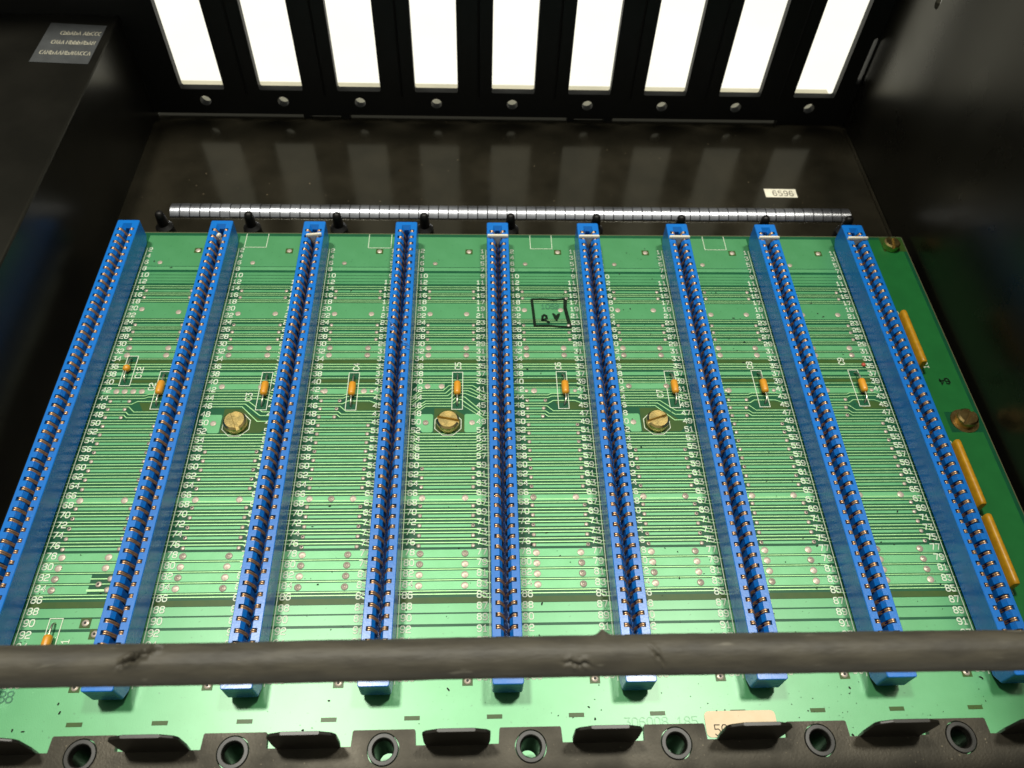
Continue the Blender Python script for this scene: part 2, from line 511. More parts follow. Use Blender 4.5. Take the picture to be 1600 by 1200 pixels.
# ------------------------------------------------------------------ finger strip
strip = thing('spring_strip', (8.4, 29.2, ZF), 'shiny metal strip of about seventy curved spring segments behind the connectors', 'metal strip')
mb = MB()
NSEG = 70
xa, xb = -128.2, 145.0
pitch = (xb - xa) / NSEG
hw = pitch / 2 - 0.19
prof = [(-3.8, 0.05), (-3.78, .45), (-3.5, .75), (-2.3, 1.75), (-1.0, 2.25), (0.2, 2.4), (1.4, 2.25), (2.6, 1.6), (3.4, .8), (3.8, 0.1)]
vs = []
for x in (-hw, hw):
    vs += [(x, y, z) for y, z in prof]
n = len(prof)
fs = [(i, i + 1, n + i + 1, n + i) for i in range(n - 1)]
fs += [tuple(range(n)), tuple(range(2 * n - 1, n - 1, -1))]
mb.add(vs, fs)
seg_me = mb.mesh('segment', 'steel', (0, 0, 0), 50, True)
mb = MB()
mb.box(xa + .5, xb - .5, 26.2, 32.2, ZF + .03, ZF + .3)
mb.build('backing_strip', 'peg', strip, (8.4, 29.2, ZF))
for k in range(NSEG):
    x = xa + (k + .5) * pitch
    o = place('segment', seg_me, strip, (x, 29.1 + random.uniform(-.05, .05), ZF + .04),
              rot=(random.uniform(-.025, .025) + (0.09 if k == 5 else 0), random.uniform(-.006, .006), random.uniform(-.008, .008)))

# ------------------------------------------------------------------ backplane board
BX0, BX1, BY0, BY1 = -136.4, 157.4, -214.0, 9.0
board = thing('backplane_board', (6, -80, -1.6), 'green backplane circuit board with nine long blue edge connectors', 'circuit board')

mb = MB()
hol = []
mb.box(BX0, BX1, BY0, BY1, -1.6, 0.0)
sub = mb.build('laminate', 'substrate', board, (6, -80, -1.6))
for (cx_, cy_) in [(BX0 + 4, -76.6), (151.3, -76.8), (BX0 + 4, 3.0), (151.3, 3.0), (-83.0, -77.1), (-16.8, -77.1), (50.0, -77.1)]:
    mb = MB()
    mb.lathe(cx_, cy_, [(3, ZF + .02), (3, -1.62)], 12)
    mb.build('standoff', 'brass_dark', board, (cx_, cy_, ZF))

Z1, Z2, Z3, Z4 = 0.05, 0.10, 0.16, 0.22    # copper, traces, printing, solder
class Many:
    """like MB, but every shape becomes a part of its own"""
    def __init__(self, name, m):
        self.name, self.m = name, m
    def _b(self, mb_):
        v = mb_.v[0]
        mb_.build(self.name, self.m, board, v)
    def rect(self, *a):
        self._b(MB().rect(*a))
    def poly(self, *a):
        self._b(MB().poly(*a))
    def ribbon(self, *a):
        self._b(MB().ribbon(*a))
    def ring(self, *a):
        self._b(MB().ring(*a))
band, tr = MB(), MB()
pour, olive, silk = Many('copper_plane', 'pour'), Many('bare_patch', 'olive'), Many('printed_outline', 'silk')
dimsilk, vias, viaholes = MB(), MB(), MB()
edgeg = Many('margin_plane', 'edge_green')
PADS = []        # big solder pads (x, y, open)

def via(x, y, r=0.62, openh=None):
    vias.lathe(x, y, [(r, Z3), (r * .8, Z3 + .10), (r * .4, Z3 + .16)], 10)
    if openh if openh is not None else random.random() < .28:
        viaholes.disc(x + random.uniform(-.05, .05), y, r * .42, Z3 + .20, 8)

def hband(mb_, x0, x1, r0, r1, z):
    mb_.rect(x0, x1, ry(r1), ry(r0), z)

def thin(xl, xr, r, w=.27, jog=.30, jx=3.2, skipjog=False):
    y = ry(r)
    if skipjog:
        tr.ribbon([(xl, y), (xr, y)], w, Z2)
    else:
        tr.ribbon([(xl, y), (xr - jx - 1.2, y), (xr - 1.4, y - jog * P), (xr, y - jog * P)], w, Z2)

SCREWCH = (1, 3, 5)
for c in range(8):
    A, B = XC[c], XC[c + 1]
    xl, xr = A + 3.6, B - 3.6
    def X(a):
        return A + a if a >= 0 else B + a
    # rear copper
    hband(pour, xl, xr, 1 - 7.5 / P, 3.60, Z1)
    hband(band, xl, xr, 3.68, 4.18, Z1)
    for a, b in ((4.55, 4.95), (5.02, 5.42), (5.49, 5.88), (5.96, 6.26)):
        hband(pour, xl, xr, a, b, Z1)
    for r_ in (6.66, 6.98, 7.76, 8.02, 8.74, 9.00):
        thin(xl, xr, r_, .30, .22)
    for r_ in (7.40, 8.40):
        hband(band, X(8.7), X(-8.8), r_ - .13, r_ + .13, Z1)
        via(X(8.7), ry(r_)); via(X(-8.8), ry(r_))
    hband(pour, xl, xr, 9.17, 11.42, Z1)
    for r_ in (11.60, 11.90, 12.68, 12.95, 13.68, 13.95, 14.68, 14.95):
        thin(xl, xr, r_, .28, .25)
    for r_ in (12.38, 13.38, 14.38):
        hband(band, X(8.7), X(-8.8), r_ - .12, r_ + .12, Z1)
        via(X(8.7), ry(r_)); via(X(-8.8), ry(r_))
    hband(band, xl, xr, 15.22, 15.90, Z1)
    thin(xl, xr, 16.06, .22, 0, skipjog=True)
    hband(band, xl, xr, 16.22, 16.86, Z1)
    thin(xl, xr, 17.02, .26, .2)
    hband(olive, xl + 2.2, xr - 3.6, 17.16, 17.58, Z1 - .02)
    for r_ in (17.74, 18.06):
        thin(xl, xr, r_, .36, .22)
    thin(xl, xr, 18.40, .26, .25)
    hband(band, xl, xr, 18.76, 19.18, Z1)
    # pads of the rear part
    for off in (10.3,):
        PADS.append((X(off), ry(3.05), random.random() < .4, .85))
    sq = X(22.7)
    pr_ = 10.77 if c not in (0, 4, 5) else 10.15
    PADS.append((X(9.2), ry(pr_), False, .95)); PADS.append((X(22.0), ry(pr_ + (0 if c else .4)), False, .95))
    for r_ in (15.56, 16.53):
        PADS.append((X(9.2), ry(r_), random.random() < .4, 1.0)); PADS.append((X(22.0), ry(r_), random.random() < .4, 1.0))
    # middle part
    if c in SCREWCH:
        for r_ in (19.46, 19.80, 20.12):
            thin(xl, xr, r_, .27, .25)
        hband(band, X(4.6 if c != 3 else 6.0), X(-9.6 if c != 3 else 15.0), 20.26, 20.96, Z1)
        PADS.append((X(9.4), ry(20.62), c == 5, 1.0)); PADS.append((X(14.0 if c == 3 else 22.0), ry(20.62), c == 5, 1.0))
        for k, r_ in enumerate((21.14, 21.48, 21.80, 22.14)):
            if c == 3:
                tr.ribbon([(xl, ry(r_ + .75)), (xl + 1.2, ry(r_ + .75)), (xl + 3.6, ry(r_)), (X(14.6 + .75 * k), ry(r_)), (X(16.4 + .75 * k), ry(r_ - .62)),
                           (X(-9.0 - k * .8), ry(r_ - .62)), (X(-5.0), ry(r_ + .35)), (xr, ry(r_ + .35))], .27, Z2)
            else:
                thin(xl, xr, r_, .27, .5, 4.6)
        ends = [23.72, 24.18, 24.86]
        for k, r_ in enumerate((22.46, 22.78, 23.10)):
            if c == 3:
                tr.ribbon([(xl, ry(r_ + .95)), (xl + 2.0, ry(r_ + .95)), (xl + 5.4, ry(r_)), (X(17.4 + .5 * k), ry(r_)), (X(18.9 + .5 * k), ry(r_ - .5)), (X(-11.6 - k * 1.1), ry(r_ - .5)), (X(-5.4), ry(r_ + 1.5)), (xr, ry(r_ + 1.5))], .27, Z2)
            else:
                tr.ribbon([(xl, ry(r_)), (X(-14.2 - k * .9), ry(r_)), (X(-9.4 - k * .5), ry(ends[k])), (xr, ry(ends[k]))], .27, Z2)
        olive.poly([(X(11.9), ry(26.22)), (X(-9.0), ry(26.22)), (X(-6.0), ry(25.2)), (X(-8.4), ry(24.9)), (X(-15.4), ry(23.34)), (X(11.9), ry(23.34))], Z1 - .02)
        band.poly([(X(5.6), ry(24.06)), (X(11.2), ry(24.06)), (X(11.6), ry(24.2)), (X(11.6), ry(26.10)), (X(11.2), ry(26.24)), (X(8.4), ry(26.24)), (X(6.2), ry(25.4)), (X(5.6), ry(25.2))][::-1], Z1)
        PADS.append((X(9.3), ry(25.1), c == 3, .95))
        if c == 3:
            band.poly([(X(-11.2), ry(24.06)), (X(-6.8), ry(24.06)), (X(-5.4), ry(24.5)), (X(-5.4), ry(25.2)), (X(-8.0), ry(26.24)), (X(-11.2), ry(26.24)), (X(-11.6), ry(26.1)), (X(-11.6), ry(24.2))][::-1], Z1)
            PADS.append((X(-9.2), ry(25.1), False, .95))
        nthick = 30 if c == 3 else 28
        r_ = 26.42
        while r_ < nthick - .35:
            if c == 3:
                dn = .42
                tr.ribbon([(xl, ry(r_ - dn)), (xl + 1.6, ry(r_ - dn)), (xl + 3.4, ry(r_)), (X(-8.0), ry(r_)), (X(-5.8), ry(r_ - dn)), (xr, ry(r_ - dn))], .27, Z2)
            else:
                thin(xl, xr, r_, .27, .0, skipjog=True)
            r_ += .33
    else:
        thin(xl, xr, 19.50, .27, -.12)
        hband(olive, xl + 2.6, xr - 3.8, 19.68, 20.10, Z1 - .02)
        for r_ in (20.28, 20.74):
            thin(xl, xr, r_, .27, .3)
        hband(band, X(4.6), X(-6.0), 20.90, 21.52, Z1)
        if c == 0:
            for q in (9.6, 12.2, 14.9, 17.6):
                PADS.append((X(q), ry(21.2), False, .95))
        else:
            PADS.append((X(9.4 if c != 4 else 11.1), ry(21.2), False, 1.0)); PADS.append((X(22.0), ry(21.2), c == 4, 1.0))
            via(X(8.6), ry(21.2), .7, False); via(X(-8.6), ry(21.2), .7, False)
        jx = 15.6 if c != 0 else 19.0
        for r_, d in ((21.72, -.0), (22.06, -.0)):
            tr.ribbon([(xl, ry(r_)), (X(jx), ry(r_)), (X(jx + 1.2), ry(r_ - .18)), (X(-8.0), ry(r_ - .18)), (X(-5.0), ry(r_ + .1)), (xr, ry(r_ + .1))], .27, Z2)
        hband(band, X(8.7), X(14.6), 22.30, 22.52, Z1)
        via(X(8.7), ry(22.41)); via(X(14.6), ry(22.41))
        tr.ribbon([(xl, ry(22.76)), (X(15.6), ry(22.76)), (X(17.2), ry(22.42)), (X(-9.0), ry(22.42)), (X(-6.0), ry(22.85)), (xr, ry(22.85))], .27, Z2)
        olive.poly([(X(19.6), ry(23.55)), (X(-5.6), ry(23.55)), (X(-5.6), ry(22.95)), (X(-9.2), ry(22.56)), (X(17.8), ry(22.56))], Z1 - .02)
        hband(band, X(8.7), X(13.9), 23.28, 23.50, Z1)
        via(X(8.7), ry(23.39)); via(X(13.9), ry(23.39))
        tr.ribbon([(xl, ry(23.08)), (X(15.0), ry(23.08)), (X(17.0), ry(23.70)), (xr, ry(23.70))], .27, Z2)
        tr.ribbon([(xl, ry(23.72)), (X(14.6), ry(23.72)), (X(15.6), ry(24.04)), (xr, ry(24.04))], .27, Z2)
        hband(band, X(8.7), X(13.5), 24.26, 24.48, Z1)
        via(X(8.7), ry(24.37)); via(X(13.5), ry(24.37))
        tr.ribbon([(xl, ry(24.06)), (X(14.2), ry(24.06)), (X(15.2), ry(24.38)), (xr, ry(24.38))], .27, Z2)
        nthick = 25
        if c == 4 or c == 0 or c == 2:
            pass
    # regular rows
    n_ = nthick
    while n_ <= 38:
        if n_ == 33:
            thin(xl, xr, 32.76, .27, .3); thin(xl, xr, 33.08, .27, .3)
            hband(band, xl, X(-5.0), 33.26, 33.88, Z1)
            PADS.append((X(9.2), ry(33.55), c == 4, 1.0)); PADS.append((X(22.0), ry(33.55), c in (5,), 1.0))
            if c == 2:
                PADS.append((X(15.6), ry(33.55), True, 1.0))
        else:
            thin(xl, xr, n_ - .26, .27, .3); thin(xl, xr, n_ + .07, .27, .3)
            hband(band, X(8.8), X(-8.8), n_ + .27, n_ + .51, Z1)
            via(X(8.8), ry(n_ + .39)); via(X(-8.8), ry(n_ + .39))
        n_ += 1
    for n_ in (39, 40, 41, 42):
        cut = X(19.0) if (c == 0 and n_ >= 41) else X(-4.6)
        hband(band, xl, cut, n_ - .24, n_ + .50, Z1)
        thin(xl, xr, n_ + .63, .22, .3, 2.2)
        PADS.append((X(9.3), ry(n_ + .15), random.random() < .3, 1.02))
        if not (c == 0 and n_ >= 41):
            PADS.append((X(22.1), ry(n_ + .15), random.random() < .45, 1.02))
    if c == 0:
        tr.ribbon([(X(19.0), ry(41.15)), (X(24.5), ry(41.15)), (xr, ry(41.15))], .3, Z2)
        tr.ribbon([(X(18.8), ry(42.2)), (X(24.2), ry(42.2))], .6, Z2)
        via(X(24.3), ry(41.15), .85, False); via(X(24.2), ry(42.15), .85, False)
        via(X(21.5), ry(41.66), .85, True)
    thin(xl, xr, 42.92, .26, .35, 2.4)
    hband(olive, xl + 1, xr - 1, 43.2, 43.74, Z1 - .02)
    hband(pour, xl, xr, 43.78, 44.56, Z1)
    hband(pour, xl, xr, 44.70, 45.56, Z1)
    hband(pour, xl, xr, 45.80, 50.0, Z1)
    # printed capacitors outlines etc. come later

# front copper and margins
hband(pour, BX0 + 1, BX1 - 1.5, 50.0, 1 + 211.0 / P, Z1)
for c in range(9):
    hband(pour, XC[c] - 3.55, XC[c] + 3.55, 45.0, 49.99, Z1)
edgeg.rect(XC[8] + 3.6, BX1 - 1.3, ry(24.0), 1.2, Z1)
edgeg.rect(XC[8] + 3.6, 148.4, 1.2, 7.6, Z1)
edgeg.rect(XC[8] + 3.6, 145.8, ry(26.5), ry(24.0), Z1)
edgeg.rect(XC[8] + 3.6, BX1 - 1.3, ry(49.99), ry(26.5), Z1)
olive.rect(148.5, BX1 - .1, 1.3, 8.9, .03)

band.build('copper_bands', 'band', board, (6, -80, 0), kind='stuff')
tr.build('copper_traces', 'trace', board, (6, -80, 0), kind='stuff')
mb = MB()
mb.box(BX1 + .001, BX1 + .35, BY0, BY1, -1.6, -.02)
mb.build('board_edge', 'board_edge', board, (BX1, -100, -1.6))
mb = MB()
mb.box(BX0, BX1, BY1 + .001, BY1 + .35, -1.6, -.01)
mb.build('board_edge', 'board_edge', board, (6, BY1, -1.6))

# dark square and bar windows in the copper
wn = Many('copper_window', 'olive')
for c in range(8):
    x = XC[c] + 22.7
    wn.rect(x - 1.35, x + 1.35, ry(1.08) - 1.25, ry(1.08) + 1.25, Z2 + .02)
    via(x, ry(1.08), .92, False)
    x = XC[c] + 23.0
    wn.rect(x - 1.35, x + 1.35, -156.6 - 1.25, -156.6 + 1.25, Z2 + .02)
    via(x, -156.6, .92, True)
for k in range(-1, 12):
    x = -107.4 + 20.82 * k
    wn.rect(x - 1.95, x + 1.95, -165.55 - .52, -165.55 + .52, Z2 + .02)
for (x, y) in [(XC[0] + 21.0, ry(45.05)), (XC[0] + 24.2, ry(46.0))]:
    wn.rect(x - 1.4, x + 1.4, y - 1.4, y + 1.4, Z2 + .02)
    via(x, y, .95, True)

# solder pads: each its own object, sharing two meshes
mb = MB(); mb.lathe(0, 0, [(1, 0), (.86, .05), (.45, .09)], 14)
pad_me = mb.mesh('solder_pad', 'solder', (0, 0, 0), 60)
mb = MB(); mb.lathe(0, 0, [(1, 0), (.86, .07), (.5, .12), (.36, .02), (.18, .10)], 14)
pad_me2 = mb.mesh('solder_pad_ring', 'solder', (0, 0, 0), 25)
for (x, y, op, rr) in PADS:
    o = place('solder_pad', pad_me2 if op else pad_me, board, (x, y, Z3))
    o.scale = (rr, rr, 1.6 if op else 1.0)
vias.build('vias', 'solder', board, (6, -80, 0), kind='stuff', smooth=60)
viaholes.build('via_holes', 'hole', board, (6, -80, 0), kind='stuff')

# printed numbers: one part for each column
for c in range(9):
    for side in (-1, 1):
        mb = MB()
        x = XC[c] + side * 4.95
        for r_ in range(1, 51):
            s = str(2 * r_ - 1 if side < 0 else 2 * r_)
            text(mb, s, x, ry(r_) + .02, 1.76, 1.12, .30, Z3, align='r' if side < 0 else 'l', gap=.40)
        mb.ribbon([(XC[c] + side * 4.2, ry(.75)), (XC[c] + side * 4.2, ry(50.5))], .24, Z3 - .01)
        mb.build('printed_numbers', 'silk', board, (XC[c] + side * 5.5, -77, Z3))

# ------------------------------------------------------------------ connectors
HT, HB, HX = 10.15, 0.9, 3.9
YE0, YE1 = 4.7, -160.5
def rounded(x0, x1, y0, y1, r, n=4):
    pts = []
    for cx_, cy_, a0 in ((x1 - r, y1 - r, 0), (x0 + r, y1 - r, 90), (x0 + r, y0 + r, 180), (x1 - r, y0 + r, 270)):
        for k in range(n + 1):
            a = math.radians(a0 + 90 * k / n)
            pts.append((cx_ + r * math.cos(a), cy_ + r * math.sin(a)))
    return pts
mb = MB()
o1 = rounded(-HX, HX, YE1, YE0, .55)
o2 = rounded(-HX + .16, HX - .16, YE1 + .16, YE0 - .16, .45)
n = len(o1)
o0 = rounded(-HX, HX, YE1 + 2.2, YE0 - 2.2, .55)
vs = [(x, y, HB) for x, y in o0] + [(x, y, 2.9) for x, y in o1] + [(x, y, HT - .18) for x, y in o1] + [(x, y, HT) for x, y in o2]
fs = []
for i in range(n):
    j = (i + 1) % n
    fs += [(i, j, j + n, i + n), (i + n, j + n, j + 2 * n, i + 2 * n), (i + 2 * n, j + 2 * n, j + 3 * n, i + 3 * n)]
fs.append(tuple(range(n - 1, -1, -1)))
mb.add(vs, fs)
# top ring, inner shaft
yi0, yi1 = 3.0, -158.8
XI = 2.9
inner = [(-XI, yi1), (XI, yi1), (XI, yi0), (-XI, yi0)]
loops = [o2, inner]
flat = o2 + inner
tri = tessellate_polygon([[Vector((p[0], p[1], 0)) for p in l] for l in loops])
mb.add([(x, y, HT) for x, y in flat], [tuple(t) for t in tri])
mb.add([(x, y, z) for z in (2.0, HT) for x, y in inner], [(i, (i + 1) % 4, (i + 1) % 4 + 4, i + 4) for i in range(4)])
mb.rect(-XI, XI, yi1, yi0, 2.2)
def rib(ya, yb):
    for s in (-1, 1):
        prof = [(XI, 2.2), (XI, HT), (1.62, HT), (.82, 8.7), (.82, 2.2)]
        vs = [(s * x, y, z) for y in (ya, yb) for x, z in prof]
        mb.add(vs, [(0, 1, 2, 3, 4), (9, 8, 7, 6, 5), (1, 6, 7, 2), (2, 7, 8, 3), (3, 8, 9, 4)])
PW = .62
rib(yi0, ry(1) + PW)
for r_ in range(1, 50):
    rib(ry(r_) - PW, ry(r_ + 1) + PW)
rib(ry(50) - PW, yi1)
# end wedges in the groove
for ya, yb in ((yi0, yi0 - 1.1), (yi1, yi1 + 1.1)):
    mb.add([(-1.62, ya, HT), (1.62, ya, HT), (.82, yb, 8.7), (-.82, yb, 8.7), (-.82, yb, 2.3), (.82, yb, 2.3)], [(0, 1, 2, 3), (3, 2, 5, 4)])
# feet
for yy in (YE0 - 4.0, -52, -105, YE1 + 4.0):
    mb.box(-3.0, 3.0, yy - 1.2, yy + 1.2, .12, HB + .02)
conn_me = mb.mesh('connector', 'blue', (0, 0, 0), None, True)

def contact(side):
    mb = MB()
    prof = [(-2.70, 8.6), (-2.52, 9.55), (-2.28, 9.98), (-2.0, 10.06), (-1.74, 9.86), (-1.45, 9.3), (-.60, 7.2), (-.42, 6.2), (-.75, 4.6)]
    for y0 in (-.28, .28):
        mb.tube([(-side * x, y0, z) for x, z in prof], .25, 6, False)
    return mb.mesh('contact', 'contact', (0, 0, 0), 80, True)
con_l, con_r = contact(-1), contact(1)
CONLAB = ['leftmost blue connector, without a white key', 'second blue connector from the left with a white stub near its rear end',
          'third blue connector from the left with a tilted white key', 'fourth blue connector from the left, scraped in two places and without a key',
          'middle blue connector with a white key across its rear end', 'fifth blue connector right of the screw-free channel',
          'sixth blue connector, third from the right', 'second blue connector from the right', 'rightmost blue connector beside the yellow resistor packs']
CONLAB[5] = 'sixth blue connector from the left, with a white key'
CONLAB[6] = 'third blue connector from the right, with a white key'
connectors = []
for c in range(9):
    o = place('connector', conn_me, board, (XC[c], 0, Z3), CONLAB[c])
    connectors.append(o)
    for r_ in range(1, 51):
        for me in (con_l, con_r):
            place('contact', me, o, (XC[c] + random.uniform(-.06, .06), ry(r_) + random.uniform(-.05, .05), Z3 + random.uniform(-.12, .04)),
                  rot=(random.uniform(-.02, .02), random.uniform(-.02, .02), random.uniform(-.02, .02)))

# scrapes on the fourth connector
c3 = connectors[3]
for (px, py, ang, ln, wd) in [(-3.0, ry(14.6), -1.05, 4.2, .75), (-2.6, ry(15.4), -.8, 1.6, .5), (2.3, ry(17.45), -.75, 3.4, .8), (3.2, ry(18.2), -.6, 1.7, .6), (1.9, ry(17.1), -.9, 1.5, .4)]:
    mb = MB()
    k = 7
    pts = []
    for i in range(k):
        t = i / (k - 1) - .5
        pts.append((t * ln, wd * .5 * (1 - abs(t) * 1.3) + random.uniform(-.1, .12)))
    for i in range(k - 1, -1, -1):
        t = i / (k - 1) - .5
        pts.append((t * ln, -wd * .5 * (1 - abs(t) * 1.3) + random.uniform(-.12, .1)))
    ca, sa = math.cos(ang), math.sin(ang)
    pts = [(XC[3] + px + a * ca - b * sa, py + a * sa + b * ca) for a, b in pts]
    mb.plate(pts[::-1], [], lambda a, b, s: (a, b, HT + Z3 + .02 + .16 * s + random.uniform(0, .06)))
    mb.build('scrape', 'blue_dark', c3, (XC[3] + px, py, HT + Z3), fix=True)

# ------------------------------------------------------------------ capacitors and outlines
def outline(x0, x1, y0, y1, z=Z3 + .02, w=.22, mb_=None):
    (mb_ or silk).ribbon([(x0, y0), (x1, y0), (x1, y1), (x0, y1), (x0, y0)], w, z)

CAPS = [  # x, centre y, label text, label x, label y, kind
    (-76.3, -64.0, 'C3', -80.9, ry(21.9), 0), (-48.0, -64.2, 'C4', -47.6, ry(18.1), 0), (-14.0, -64.0, 'C5', -13.9, ry(18.0), 0),
    (20.5, -63.8, 'C6', 19.6, ry(18.0), 0), (56.9, -63.6, 'C7', 52.6, ry(21.6), 0), (86.6, -63.4, 'C8', 84.9, ry(17.9), 0),
    (120.0, -63.2, 'C9', 117.0, ry(17.4), 0), (-109.3, -63.6, 'C2', -112.4, ry(20.6), 0), (-121.3, -56.0, 'C12', -117.8, ry(18.8), 1),
    (-119.6, -146.0, 'C13', -115.6, ry(46.6), 0)]
CAPLAB = {'C12': 'small round yellow capacitor near the leftmost connector', 'C13': 'yellow capacitor partly under the black cable'}
for (x, y, s, lx, ly, kd) in CAPS:
    hl = 6.1 if kd == 0 else 4.7
    yc = y if s != 'C12' else -55.8
    tilt = random.uniform(-.05, .05)
    # slight lean of the body away from the printed box, as hand soldered
    dx = {'C6': .75, 'C7': .6, 'C8': .8, 'C9': .9, 'C3': .3, 'C2': .2, 'C12': -.2}.get(s, 0)
    mb = MB()
    if kd == 0:
        L, R = 2.7, 1.18
        prof = [(-L, .25), (-L + .12, .62), (-L + .5, R * .92), (-L + 1.0, R), (0, R * 1.02), (L - 1.0, R), (L - .5, R * .92), (L - .12, .62), (L, .25)]
    else:
        L, R = 1.25, 1.15
        prof = [(-L, .3), (-L * .8, .75), (-L * .4, R), (L * .4, R), (L * .8, .75), (L, .3)]
    zc = 1.55
    mb.tube([(x + dx, yc + t, zc) for t, _ in prof], [r for _, r in prof], 18)
    o = mb.build('capacitor', 'cap', board, (x + dx, yc, zc), smooth=50, label=CAPLAB.get(s, 'yellow axial capacitor marked ' + s), fix=True)
    for sg in (-1, 1):
        mb = MB()
        mb.tube([(x + dx, yc + sg * (L - .1), zc), (x + dx + tilt, yc + sg * (L + 1.2), zc + .02), (x + dx * .8 + tilt, yc + sg * (hl - .9), zc - .15),
                 (x + dx * .5, yc + sg * (hl - .3), zc - .6), (x + dx * .2, yc + sg * hl, .25)], .27, 8)
        mb.build('lead', 'lead', o, (x + dx, yc + sg * L, zc), smooth=60)
        via(x + dx * .1, yc + sg * (hl + .05), .95, False)
    e = hl + 1.35
    outline(x - 1.7, x + 1.7, yc - e, yc + e)
    wx = MB()
    tx = MB()
    if s != 'C13':
        text(tx, s, lx, ly, 1.9, 1.15, .28, Z3 + .01, rot=math.pi / 2, gap=.35)
    else:
        text(tx, '1', lx, ly, 1.9, 1.15, .28, Z3 + .01, rot=math.pi / 2)
    tx.build('printed_code', 'silk', board, (lx, ly, Z3))
wb = Many('pad_clearance', 'substrate')
for (x, y, s, lx, ly, kd) in CAPS:
    hl = 6.1 if kd == 0 else 4.7
    yc = y if s != 'C12' else -55.8
    for sg in (-1, 1):
        y2 = yc + sg * (hl + .1)
        if s != 'C13':
            wb.rect(x - 1.5, x + 1.5, y2 - 1.1, y2 + 1.1, Z2 + .03)
# printed box outlines at the rear edge
for x0, x1 in ((-93.6, -85.6), (-48.0, -39.6), (12.6, 20.7), (79.0, 87.2)):
    silk.ribbon([(x0, 8.6), (x0, 1.5), (x1, 1.5), (x1, 8.6)], .2, Z3)
# rings round the three brass screws
for x in (-83.0, -16.8, 50.0):
    silk.ring(x, -77.1, 4.35, 4.6, Z3, 8, math.pi / 8)
for y0, y1, in ((-29.4, -57.0), (-84.4, -110.6), (-109.6, -135.4)):
    outline(140.6, 144.0, y1, y0, w=.2)
tx = MB()
text(tx, '16', 146.0, -53.6, 1.9, 1.15, .28, Z3, rot=math.pi / 2)
tx.build('printed_code', 'silk', board, (146, -53.6, Z3))

# ------------------------------------------------------------------ resistor packs
for k, (y0, y1) in enumerate(((-33.8, -56.6), (-87.4, -109.8), (-113.0, -134.6))):
    mb = MB()
    x, zt = 142.35, 6.4
    prof = [(-.95, 1.2), (-1.1, 2.0), (-1.1, zt - .7), (-.75, zt - .15), (-.2, zt), (.4, zt - .05), (.9, zt - .5), (1.1, zt - 1.1), (1.1, 2.0), (.95, 1.2)]
    ys = [y0, y0 - .35, y0 - 1.2, (y0 * 2 + y1) / 3, (y0 + 2 * y1) / 3, y1 + 1.2, y1 + .35, y1]
    sc = [.8, .97, 1, 1, 1, 1, .97, .8]
    n = len(prof)
    vs = [(x + a * s_, y, 3.6 + (b - 3.6) * (s_ * .5 + .5)) for y, s_ in zip(ys, sc) for a, b in prof]
    fs = [(i * n + q, i * n + (q + 1) % n, (i + 1) * n + (q + 1) % n, (i + 1) * n + q) for i in range(len(ys) - 1) for q in range(n)]
    fs += [tuple(range(n)), tuple(range(len(ys) * n - 1, (len(ys) - 1) * n - 1, -1))]
    mb.add(vs, fs)
    o = mb.build('resistor_pack', 'sip', board, (x, (y0 + y1) / 2, 0), smooth=50, fix=True,
                 label=['short upright yellow resistor pack farthest from the cable', 'middle upright yellow resistor pack below the brass screw',
                        'upright yellow resistor pack nearest the cable'][k])
    npin = 8 if k == 0 else 9
    for q in range(npin):
        yy = y0 - 1.3 - q * (y0 - y1 - 2.6) / (npin - 1)
        m2 = MB()
        m2.box(x - 1.25, x - .95, yy - .3, yy + .3, .06, 2.4)
        m2.build('lead', 'lead', o, (x - 1.1, yy, .1))

# ------------------------------------------------------------------ screws
def screw(x, y, ang, m, hr, lab, z=0.25):
    n = 28
    mb = MB()
    mb.lathe(x, y, [(hr, z), (hr * 1.0, z + 1.75)], n, True)
    o = mb.build('screw', m, board, (x, y, z), smooth=40, label=lab)
    sw = .55
    for sg in (-1, 1):
        a0 = math.asin(sw / hr)
        def seg(rad, zz):
            aa = math.asin(sw / rad)
            return [(rad * math.cos(aa + (math.pi - 2 * aa) * i / 16), rad * math.sin(aa + (math.pi - 2 * aa) * i / 16), zz) for i in range(17)]
        L1 = seg(hr, z + 1.752)
        L2 = seg(hr, z + 2.3)
        L3 = seg(hr * .83, z + 2.82)
        vs = L1 + L2 + L3
        k = 17
        fs = []
        for q in range(2):
            for i in range(16):
                fs.append((q * k + i, q * k + i + 1, (q + 1) * k + i + 1, (q + 1) * k + i))
            fs.append((q * k + 16, q * k, (q + 1) * k, (q + 1) * k + 16))
        fs.append(tuple(range(2 * k, 3 * k)))
        mb = MB()
        ca, sa = math.cos(ang), math.sin(ang)
        mb.add([(x + sg * (a * ca - b * sa), y + sg * (a * sa + b * ca), c_) for a, b, c_ in vs], fs)
        mb.build('head_half', m, o, (x, y, z + 1.75), smooth=40, fix=True)
    return o
screw(-83.0, -77.0, math.radians(-66), 'brass', 3.6, 'brass slotted screw in the second channel from the left')
screw(-16.8, -77.0, math.radians(-12), 'brass', 3.6, 'brass slotted screw left of the middle connector')
screw(50.0, -77.0, math.radians(20), 'brass', 3.6, 'brass slotted screw right of the middle connector')
screw(151.4, 3.6, math.radians(80), 'brass', 3.0, 'brass slotted screw in the rear right corner of the board')
screw(151.5, -76.6, math.radians(52), 'brass_dark', 3.3, 'tarnished brass screw on the right margin of the board')
mb = MB()
mb.lathe(151.5, -76.6, [(4.6, .07), (4.5, .22)], 28)
mb.build('washer', 'brass_dark', board, (151.5, -76.6, 0), smooth=40)

